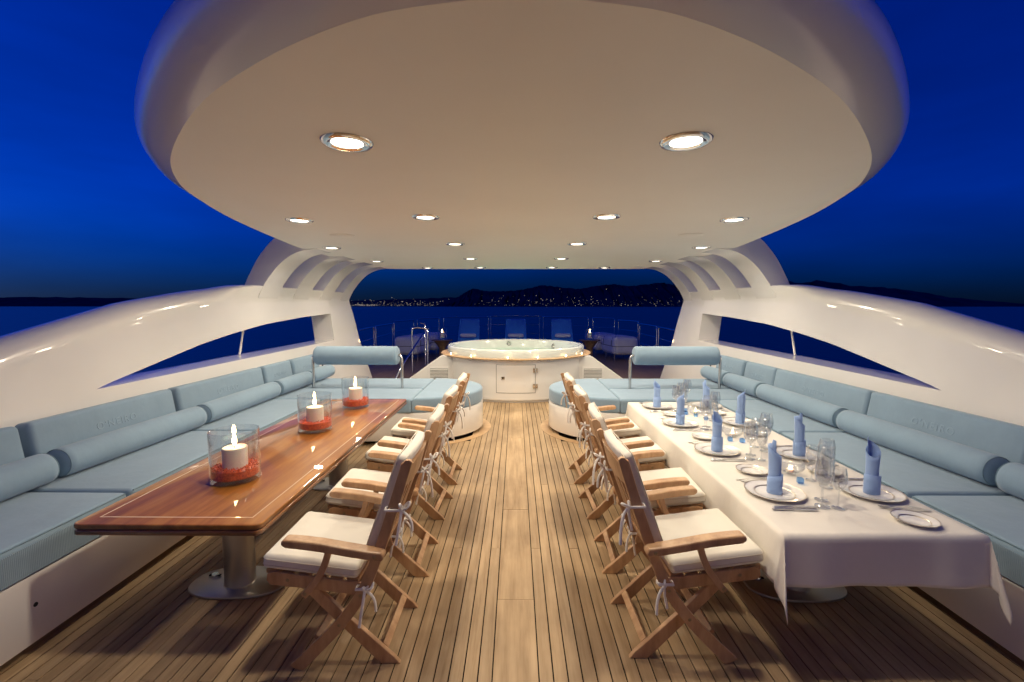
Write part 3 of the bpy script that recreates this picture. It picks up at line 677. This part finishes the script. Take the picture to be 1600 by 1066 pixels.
for (x, y), w in zip(((-1.70, 2.68), (-1.70, 3.78), (-1.665, 4.66)), ('farthest from hot tub', 'middle of three', 'nearest hot tub')):
    lantern('candle_glass', (x, y, TZ + .001), 1, f'glass cylinder with white candle in red gravel on wooden table, {w}', 'candle glasses on the wooden table').rotation_euler = (0, 0, random.uniform(0, 3))

# ------------------------------------------------------------------ place settings on the cloth
CZ = TZ + .0068
def lathe_obj(name, parts, loc, label, cat, group):
    t = empty(name, loc); tag(t, label, cat, group)
    for nm, prof, mat in parts: MB().lathe(prof, 40).build(nm, mat, t, smooth=35)
    return t
def plate_parts(r):
    return [('body', [(0, .004), (r * .62, .004), (r * .68, .007), (r * .97, .017), (r, .018), (r * .985, .0145), (r * .66, .001), (0, .0005)], 'porcelain'),
            ('rim_band', [(r * .955, .0172), (r * .972, .0182), (r * 1.004, .0187), (r * 1.004, .0165)], 'platinum'),
            ('inner_band', [(r * .625, .0049), (r * .64, .0063), (r * .665, .0078), (r * .675, .0080)], 'platinum')]
protos = {}
def place_thing(key, make, loc, rz, label, group):
    if key not in protos: o = make(); protos[key] = o
    else: o = copy_tree(protos[key])
    o.location = loc; o.rotation_euler = (0, 0, rz); o['label'] = label; o['group'] = group; return o
def mk_napkin():
    vs = []; N = 44; rows = 9
    for j in range(rows):
        for i in range(N):
            a = 2.55 * math.pi * i / (N - 1) ; r = lerp(.036, .0285, i / (N - 1))
            top = .275 - .075 * (.5 - .5 * math.cos(a * .78 + .6)) + (.022 if i > N - 5 else 0)
            f = j / (rows - 1); rr = r * (1 - .10 * math.sin(f * 3.1) + .04 * f)
            vs.append((rr * math.cos(a) + .006 * f * f, rr * math.sin(a), top * f))
    fs = [(j * N + i, j * N + i + 1, (j + 1) * N + i + 1, (j + 1) * N + i) for j in range(rows - 1) for i in range(N - 1)]
    t = empty('napkin'); t['category'] = 'napkin'
    o = MB().add(vs, fs).build('roll', 'napkin_blue', t, smooth=70); md = o.modifiers.new('thickness', 'SOLIDIFY'); md.thickness = .0022
    vs = []; 
    for j in range(4):
        for i in range(30):
            a = 1.96 * math.pi * i / 29 + .4; f = j / 3; top = .082 + .024 * math.sin(a * .5); r = .0385 + .0015 * math.sin(3 * a)
            vs.append((r * math.cos(a), r * math.sin(a), top * f))
    o = MB().add(vs, [(j * 30 + i, j * 30 + i + 1, (j + 1) * 30 + i + 1, (j + 1) * 30 + i) for j in range(3) for i in range(29)]).build('cuff', 'napkin_blue', t, smooth=70)
    md = o.modifiers.new('thickness', 'SOLIDIFY'); md.thickness = .002
    return t
def mk_plate(r, nm):
    def f():
        t = empty(nm); t['category'] = 'plate'
        for n_, prof, mat in plate_parts(r): MB().lathe(prof, 48).build(n_, mat, t, smooth=35)
        return t
    return f
def mk_glass(h, br):
    def f():
        t = empty('wine_glass'); t['category'] = 'glass'; s = h / .25
        MB().lathe([(0, .001), (.036 * s, .0012), (.036 * s, .003), (.012, .007), (.005, .014)], 28).build('foot', 'crystal', t, smooth=50)
        MB().lathe([(.005, .014), (.0038, .04 * s), (.0038, .09 * s), (.006, .108 * s)], 12).build('stem', 'crystal', t, smooth=50)
        MB().lathe([(.006, .108 * s), (br * .55, .118 * s), (br * .9, .145 * s), (br, .175 * s), (br * .93, .215 * s), (br * .78, h), (br * .78 - .0012, h + .0006), (br * .78 - .0022, h), (br * .93 - .0022, .215 * s), (br - .0022, .175 * s), (br * .88, .147 * s), (br * .5, .122 * s), (0, .114 * s)], 32).build('bowl', 'crystal', t, smooth=50)
        return t
    return f
def mk_knife():
    t = empty('knife'); t['category'] = 'cutlery'
    MB().prism_xy([(-.12, -.004), (-.115, -.008), (-.01, -.006), (-.01, .006), (-.115, .008), (-.12, .004)], 0, .007).build('handle', 'silver', t, bevel=.002)
    MB().prism_xy([(-.01, -.004), (.09, -.005), (.118, .004), (.11, .009), (.02, .011), (-.01, .005)], .002, .0042).build('blade', 'silver', t)
    return t
def mk_fork():
    t = empty('fork'); t['category'] = 'cutlery'
    MB().loft([[(x, -w, z), (x, w, z), (x, w, z + .0026), (x, -w, z + .0026)] for x, w, z in ((-.11, .007, .001), (-.09, .008, .002), (-.02, .003, .008), (.03, .003, .006), (.048, .011, .002))]).build('handle', 'silver', t)
    for k in range(4):
        y = -.0095 + .00633 * k
        MB().loft([[(x, y - .0016, z), (x, y + .0016, z), (x, y + .0016, z + .002), (x, y - .0016, z + .002)] for x, z in ((.046, .002), (.07, .001), (.10, .006))]).build('tine', 'silver', t)
    return t
SO = CO
ys_c = (2.48, 3.22, 3.965, 4.65); ys_s = (2.48, 3.13, 3.99, 4.68)
for side, xs, ys in ((0, 1.452, ys_c), (1, 1.985, ys_s)):
    f = 1 if side == 0 else -1; who = 'chair side' if side == 0 else 'sofa side'; rz0 = 0 if side == 0 else math.pi
    for i, y in enumerate(ys):
        wh = f'{who} of clothed table, {SO[i]}'; jx = random.uniform(-.008, .008)
        place_thing('plate', mk_plate(.152, 'dinner_plate'), (xs + jx, y, CZ), random.uniform(0, 6), f'white dinner plate with silver bands, {wh}', 'dinner plates on the white cloth')
        place_thing('napkin', mk_napkin, (xs + jx, y, CZ + .0047), random.uniform(0, 6.28) if not (side == 0 and i == 0) else R(150), f'rolled upright blue napkin, {wh}', 'rolled blue napkins').scale = (1, 1, random.uniform(.92, 1.07))
        py = y + f * .33
        if y0_ok := (2.08 < py < 4.80):
            place_thing('side_plate', mk_plate(.093, 'side_plate'), (xs + f * .045 + jx, py, CZ), random.uniform(0, 6), f'small bread plate with silver bands, {wh}', 'bread plates on the white cloth')
        for k in (0, 1):
            place_thing('fork', mk_fork, (xs - f * .02 * k, y + f * (.178 + .026 * k), CZ), rz0 + R(random.uniform(-5, 5)), f'{"dinner" if k == 0 else "outer"} fork beside plate, {wh}', 'forks on the white cloth')
            place_thing('knife', mk_knife, (xs - f * .015 * k, y - f * (.182 + .028 * k), CZ), rz0 + R(random.uniform(-6, 6)), f'{"dinner" if k == 0 else "outer"} knife beside plate, {wh}', 'knives on the white cloth')
        gx = xs + f * .145
        for k, (dx, dy_, h, br, nm) in enumerate(((0, -.17, .255, .046, 'large round'), (.06, -.09, .235, .038, 'medium'), (.085, -.19, .215, .034, 'slim small'))):
            place_thing('glass%d' % k, mk_glass(h, br), (gx + f * dx * .8, y + f * dy_, CZ), random.uniform(0, 6), f'{nm} stemmed wine glass, {wh}', 'wine glasses on the white cloth')
def mk_bowl():
    t = empty('candle_bowl'); t['category'] = 'candle bowl'
    MB().lathe([(0, .002), (.035, .002), (.06, .015), (.078, .04), (.08, .055), (.07, .08), (.0685, .0805), (.067, .08), (.077, .055), (.075, .041), (.058, .018), (0, .008)], 36).build('glass', 'clear_glass', t, smooth=50)
    c = MB().lathe([(0, .0085), (.022, .0085), (.022, .026), (.019, .027), (0, .025)], 20).build('tea_candle', 'wax', t, smooth=40)
    flame(MB(), (0, 0, .027), .024, .007).build('flame', 'flame', c, smooth=80)
    return t
for (x, y), w in zip(((1.716, 2.79), (1.735, 3.59), (1.74, 4.35)), ('farthest from hot tub', 'middle of three', 'nearest hot tub')):
    place_thing('bowl', mk_bowl, (x, y, CZ), 0, f'low glass bowl with lit tea candle on white cloth, {w}', 'candle bowls on the white cloth')
def mk_cube():
    t = rbox(.016, .016, .016, .004, 0, 2, (0, 0, .016)).build('glass_cube', 'blue_glass', smooth=40); t['category'] = 'glass cube'; return weld(t)
for x, y in ((1.68, 2.63), (1.66, 3.47), (1.735, 3.43), (1.66, 3.70), (1.64, 4.33), (1.697, 4.24), (1.745, 4.12), (1.68, 4.46)):
    place_thing('cube', mk_cube, (x, y, CZ), random.uniform(0, 1.5), 'small blue glass cube by candle bowl on white cloth, ' + ('farthest from hot tub' if y < 3 else 'beside middle bowl' if y < 4 else 'nearest hot tub'), 'blue glass cubes on the white cloth')

# ------------------------------------------------------------------ hot tub
TC = 9.25
tub = empty('hot_tub', (0, TC, 0)); tag(tub, 'large round white hot tub with teak ring and access hatch', 'hot tub')
MB().lathe([(1.36, .0), (1.36, .04), (1.405, .05), (1.405, .755), (1.38, .757)], 96).build('base', 'gelcoat', tub, smooth=40)
MB().lathe([(1.33, .757), (1.49, .757), (1.505, .765), (1.505, .778), (1.495, .783), (1.33, .783)], 96).build('teak_ring', 'trim_teak', tub, smooth=40)
MB().lathe([(1.375, .781), (1.375, .90), (1.36, .925), (1.33, .932), (1.29, .928), (1.27, .90), (1.25, .6), (1.2, .35), (.8, .3), (0, .3)], 96).build('basin', 'tub_acrylic', tub, smooth=50)
MB().lathe([(0, .74), (1.262, .74)], 96).build('water', 'tub_water', tub)
for x, z in ((-.16, .835), (.85, .80)):
    a = math.atan2(1, x / 1.2); yy_ = math.sqrt(1.265 ** 2 - x * x) - .008
    j = MB().lathe([(0, .0), (.022, .004), (.03, .012), (.05, .012), (.055, 0)], 18); j.v = [(x + p, yy_ - r_, z + q) for p, q, r_ in j.v]; j.build('jet', 'brushed_steel', tub, smooth=40)
def cyl_patch(x0, x1, z0, z1, r, n=10):
    inn = [[(x, -math.sqrt(q * q - x * x), z) for x in [lerp(x0, x1, k / n) for k in range(n + 1)]] for z, q in ((z0, r - .012), (z0, r), (z1, r), (z1, r - .012))]
    return MB().loft(inn, closed=False, cap0=False, cap1=False)
g = .006
for a in ((-.345, .345, .672, .678), (-.345, .345, .176, .182)): cyl_patch(*a, 1.4065).build('hatch_joint', 'black', tub)
for x in (-.345, .339): cyl_patch(x, x + .006, .182, .672, 1.4065, 1).build('hatch_joint', 'black', tub)
door = cyl_patch(-.337, .337, .184, .670, 1.4085).build('hatch_door', 'gelcoat', tub, smooth=40)
lt = empty('latch'); lt.parent = door
MB().box(-.255, -.195, -1.405, -1.372, .42, .47).build('latch_plate', 'chrome', door, bevel=.004); MB().box(-.238, -.212, -1.412, -1.402, .428, .462).build('latch_pull', 'black', door)
bpy.data.objects.remove(lt)
for z in (.58, .30):
    MB().box(.30, .335, -1.395, -1.365, z - .04, z + .04).build('hinge', 'chrome', door, bevel=.004); MB().box(.35, .385, -1.39, -1.36, z - .04, z + .04).build('hinge', 'chrome', door, bevel=.004)
    MB().tube([(.3435, -1.398, z - .045), (.3435, -1.398, z + .045)], .009, 10).build('hinge', 'chrome', door, smooth=50)
for s in (-1, 1):
    pl = [(-1.18, 0), (-1.18, .765), (-1.40, .765), (-1.44, .745), (-2.48, 0)]
    fl = MB().loft([[(x, 8.5 - TC, z) for x, z in pl], [(x, 10.6 - TC, z) for x, z in pl]]).build('flank', 'gelcoat', tub, bevel=.012, mirror=s > 0)
    MB().box(-1.66, -1.235, 8.492 - TC, 8.505 - TC, .29, .555).build('vent_frame', 'gelcoat', fl, mirror=s > 0, bevel=.004)
    MB().box(-1.615, -1.28, 8.4905 - TC, 8.494 - TC, .33, .52).build('vent_back', 'black', fl, mirror=s > 0)
    for k in range(7):
        z = .335 + .0265 * k
        MB().loft([[(x, 8.474 - TC, z), (x, 8.490 - TC, z + .006), (x, 8.490 - TC, z + .016), (x, 8.474 - TC, z + .010)] for x in (-1.613, -1.282)]).build('vent_slat', 'gelcoat', fl, mirror=s > 0)
tl_pos = [(-1.22, 0), (-.80, 0), (-.14, 0), (.38, 0), (.90, 0), (1.24, 0)]
for k, (x, _) in enumerate(tl_pos):
    y = TC - math.sqrt(1.435 ** 2 - x * x)
    t = empty('tea_light', (x, y, .783)); tag(t, f'lit tea light on hot tub ring, {("first", "second", "third", "fourth", "fifth", "sixth")[k]} from wooden table side', 'tea light', 'tea lights around the hot tub')
    MB().lathe([(0, 0), (.024, 0), (.026, .018), (.023, .018), (.022, .014), (0, .013)], 16).build('cup', 'clear_glass', t, smooth=40)
    MB().lathe([(0, .001), (.0225, .001), (.0225, .012), (0, .012)], 14).build('wax_disc', 'wax', t)
    flame(MB(), (0, 0, .013), .03, .009).build('flame', 'flame', t, smooth=80)

# ------------------------------------------------------------------ fore deck: rails, loungers, life raft canisters, lanterns
def hoop(p0, p1, z, label, mid=True):
    (x0, y0), (x1, y1) = p0, p1; t = empty('guard_rail', ((x0 + x1) / 2, (y0 + y1) / 2, 0)); tag(t, label, 'railing', 'steel guard rails round the fore deck')
    cx, cy_ = (x0 + x1) / 2, (y0 + y1) / 2; a = Vector((x0 - cx, y0 - cy_, 0)); b = Vector((x1 - cx, y1 - cy_, 0)); d = (b - a).normalized() * .07; up = Vector((0, 0, z))
    for p in (a, b): MB().tube([p, p + Vector((0, 0, z - .07))], .021, 10).build('post', 'chrome', t, smooth=60)
    MB().tube(smooth_path([a + up - Vector((0, 0, .07)), a + up - Vector((0, 0, .02)) + d * .3, a + up + d, b + up - d, b + up - Vector((0, 0, .02)) - d * .3, b + up - Vector((0, 0, .07))], 5), .021, 10).build('top_rail', 'chrome', t, smooth=60)
    for f in (.72, .44): MB().tube([a + up * f, b + up * f], .011, 8).build('mid_rail', 'chrome', t, smooth=60)
def rp(dx, d): return (dx * d / 711, d)
hoop(rp(-39, 18.9), rp(37, 18.9), 1.28, 'steel guard rail behind the middle sun lounger')
for s in (-1, 1):
    w = 'on the wooden table side' if s < 0 else 'on the clothed table side'
    for (d0, y0, d1, y1, z, nm) in ((43, 18.8, 113, 17.8, 1.255, 'steel guard rail behind the outer sun lounger'), (120, 17.5, 154, 16.9, 1.235, 'short hooped steel guard rail beyond the lantern'), (160, 16.6, 191, 15.1, 1.18, 'steel guard rail beside the white raft canisters'), (193.5, 14.9, 220, 13.0, 1.11, 'steel guard rail between canisters and wing wall'), (223, 12.8, 249, 11.1, 1.10, 'steel guard rail next to the wing wall end')):
        hoop(rp(s * d0, y0), rp(s * d1, y1), z, f'{nm} {w}')
for i, x in enumerate((-1.49, 0, 1.47)):
    t = empty('sun_lounger', (x, 13.2, 0)); tag(t, ['blue sun lounger with rolled towel next to the lantern, wooden table side', 'middle blue sun lounger with rolled grey towel', 'blue sun lounger with rolled towel next to the lantern, clothed table side'][i], 'sun lounger', 'blue sun loungers on the fore deck')
    MB().box(-.34, .34, -.8, 1.15, .30, .36).build('frame', 'dark_teak', t)
    for a in (-.3, .3):
        for b in (-.75, 1.05): MB().box(a - .03, a + .03, b - .03, b + .03, 0, .30).build('leg', 'dark_teak', t)
    weld(rbox(.33, .95, .05, .03, .005, base=(0, .17, .41)).build('seat_pad', 'lounger_blue', t, smooth=60))
    bk_ = rbox(.335, .05, .42, .035, 0); bk_.v = [(p[0] * (1 - .05 * (p[2] / .42)), p[1] + 1.28 + .28 * (p[2] / .42), p[2] + .86) for p in bk_.v]; weld(bk_.build('back_pad', 'lounger_blue', t, smooth=60))
    tag(rbox(.25, .06, .06, .058, 0).build('rolled_towel', 'towel', None, smooth=60), f'rolled grey towel on the {["wooden table side", "middle", "clothed table side"][i]} sun lounger', 'towel', 'rolled towels on the loungers').location = (x, 14.20, .775)
for s in (-1, 1):
    sd = SIDE[s]
    t = empty('side_table', (s * 2.11, 13, 0)); tag(t, f'dark low side table holding a candle lantern, {"wooden" if s < 0 else "clothed"} table side', 'side table')
    MB().lathe([(0, .70), (.30, .70), (.31, .715), (.30, .73), (0, .73)], 28).build('table_top', 'dark_teak', t, smooth=40); MB().lathe([(.2, 0), (.22, .03), (.10, .2), (.10, .5), (.24, .70)], 20).build('pedestal', 'dark_teak', t, smooth=40)
    lantern('candle_lantern', (s * 2.11, 13, .731), 1.0, f'glass lantern with lit candle on the fore deck side table, {"wooden" if s < 0 else "clothed"} table side', red=False)
    for k, (x, y) in enumerate(((3.32, 14.6), (3.0, 16.1))):
        t = empty('raft_canister', (s * x, y, 0)); t.rotation_euler = (0, 0, R(10) * s); tag(t, f'white life raft canister on a steel cradle, {"front" if k == 0 else "rear"} of two, {"wooden" if s < 0 else "clothed"} table side', 'life raft', 'life raft canisters')
        rb = rbox(.40, .62, .28, .14, .01, base=(0, 0, .46)); weld(rb.build('shell', 'cover_grey', t, smooth=60))
        MB().loft([[(q[0] * .405, q[1] * .625, z) for q in ((-.86, -1), (.86, -1), (1, -.9), (1, .9), (.86, 1), (-.86, 1), (-1, .9), (-1, -.9))] for z in (.44, .455)], cap0=False, cap1=False).build('seam', 'black', t)
        for b in (-.35, .35):
            MB().loft([[(a * .408, b + e, z) for a, z in ((-1, .46), (-1, .60), (-.9, .70), (-.65, .757), (0, .762), (.65, .757), (.9, .70), (1, .60), (1, .46))] for e in (-.02, .02)], closed=False, cap0=False, cap1=False).build('strap', 'black', t)
            for a in (-.3, .3): MB().tube([(a, b, 0), (a, b, .2)], .025, 8).build('cradle_leg', 'steel', t, smooth=50)
            MB().tube([(-.36, b, .19), (.36, b, .19)], .022, 8).build('cradle_bar', 'steel', t, smooth=50)
t = empty('stair_handrail', (-2.3, 11, 0)); tag(t, 'bent steel stair handrail beside the hot tub flank', 'handrail')
MB().tube(smooth_path([(-.22, 0, 0), (-.22, 0, 1.08), (-.2, 0, 1.14), (-.12, 0, 1.17), (.08, 0, 1.16), (.15, 0, 1.12), (.16, 0, 1.05), (.16, 0, 0)], 4), .02, 10).build('hoop', 'chrome', t, smooth=60)
MB().tube(smooth_path([(.15, .02, 1.1), (.05, -.15, .98), (-.25, -.9, .35), (-.36, -1.15, .02)], 6), .02, 10).build('sloping_rail', 'chrome', t, smooth=60)
MB().tube([(0, .5, 0), (0, .5, 1.25), (-.12, .5, 1.27)], .02, 10).build('post', 'chrome', t, smooth=60)
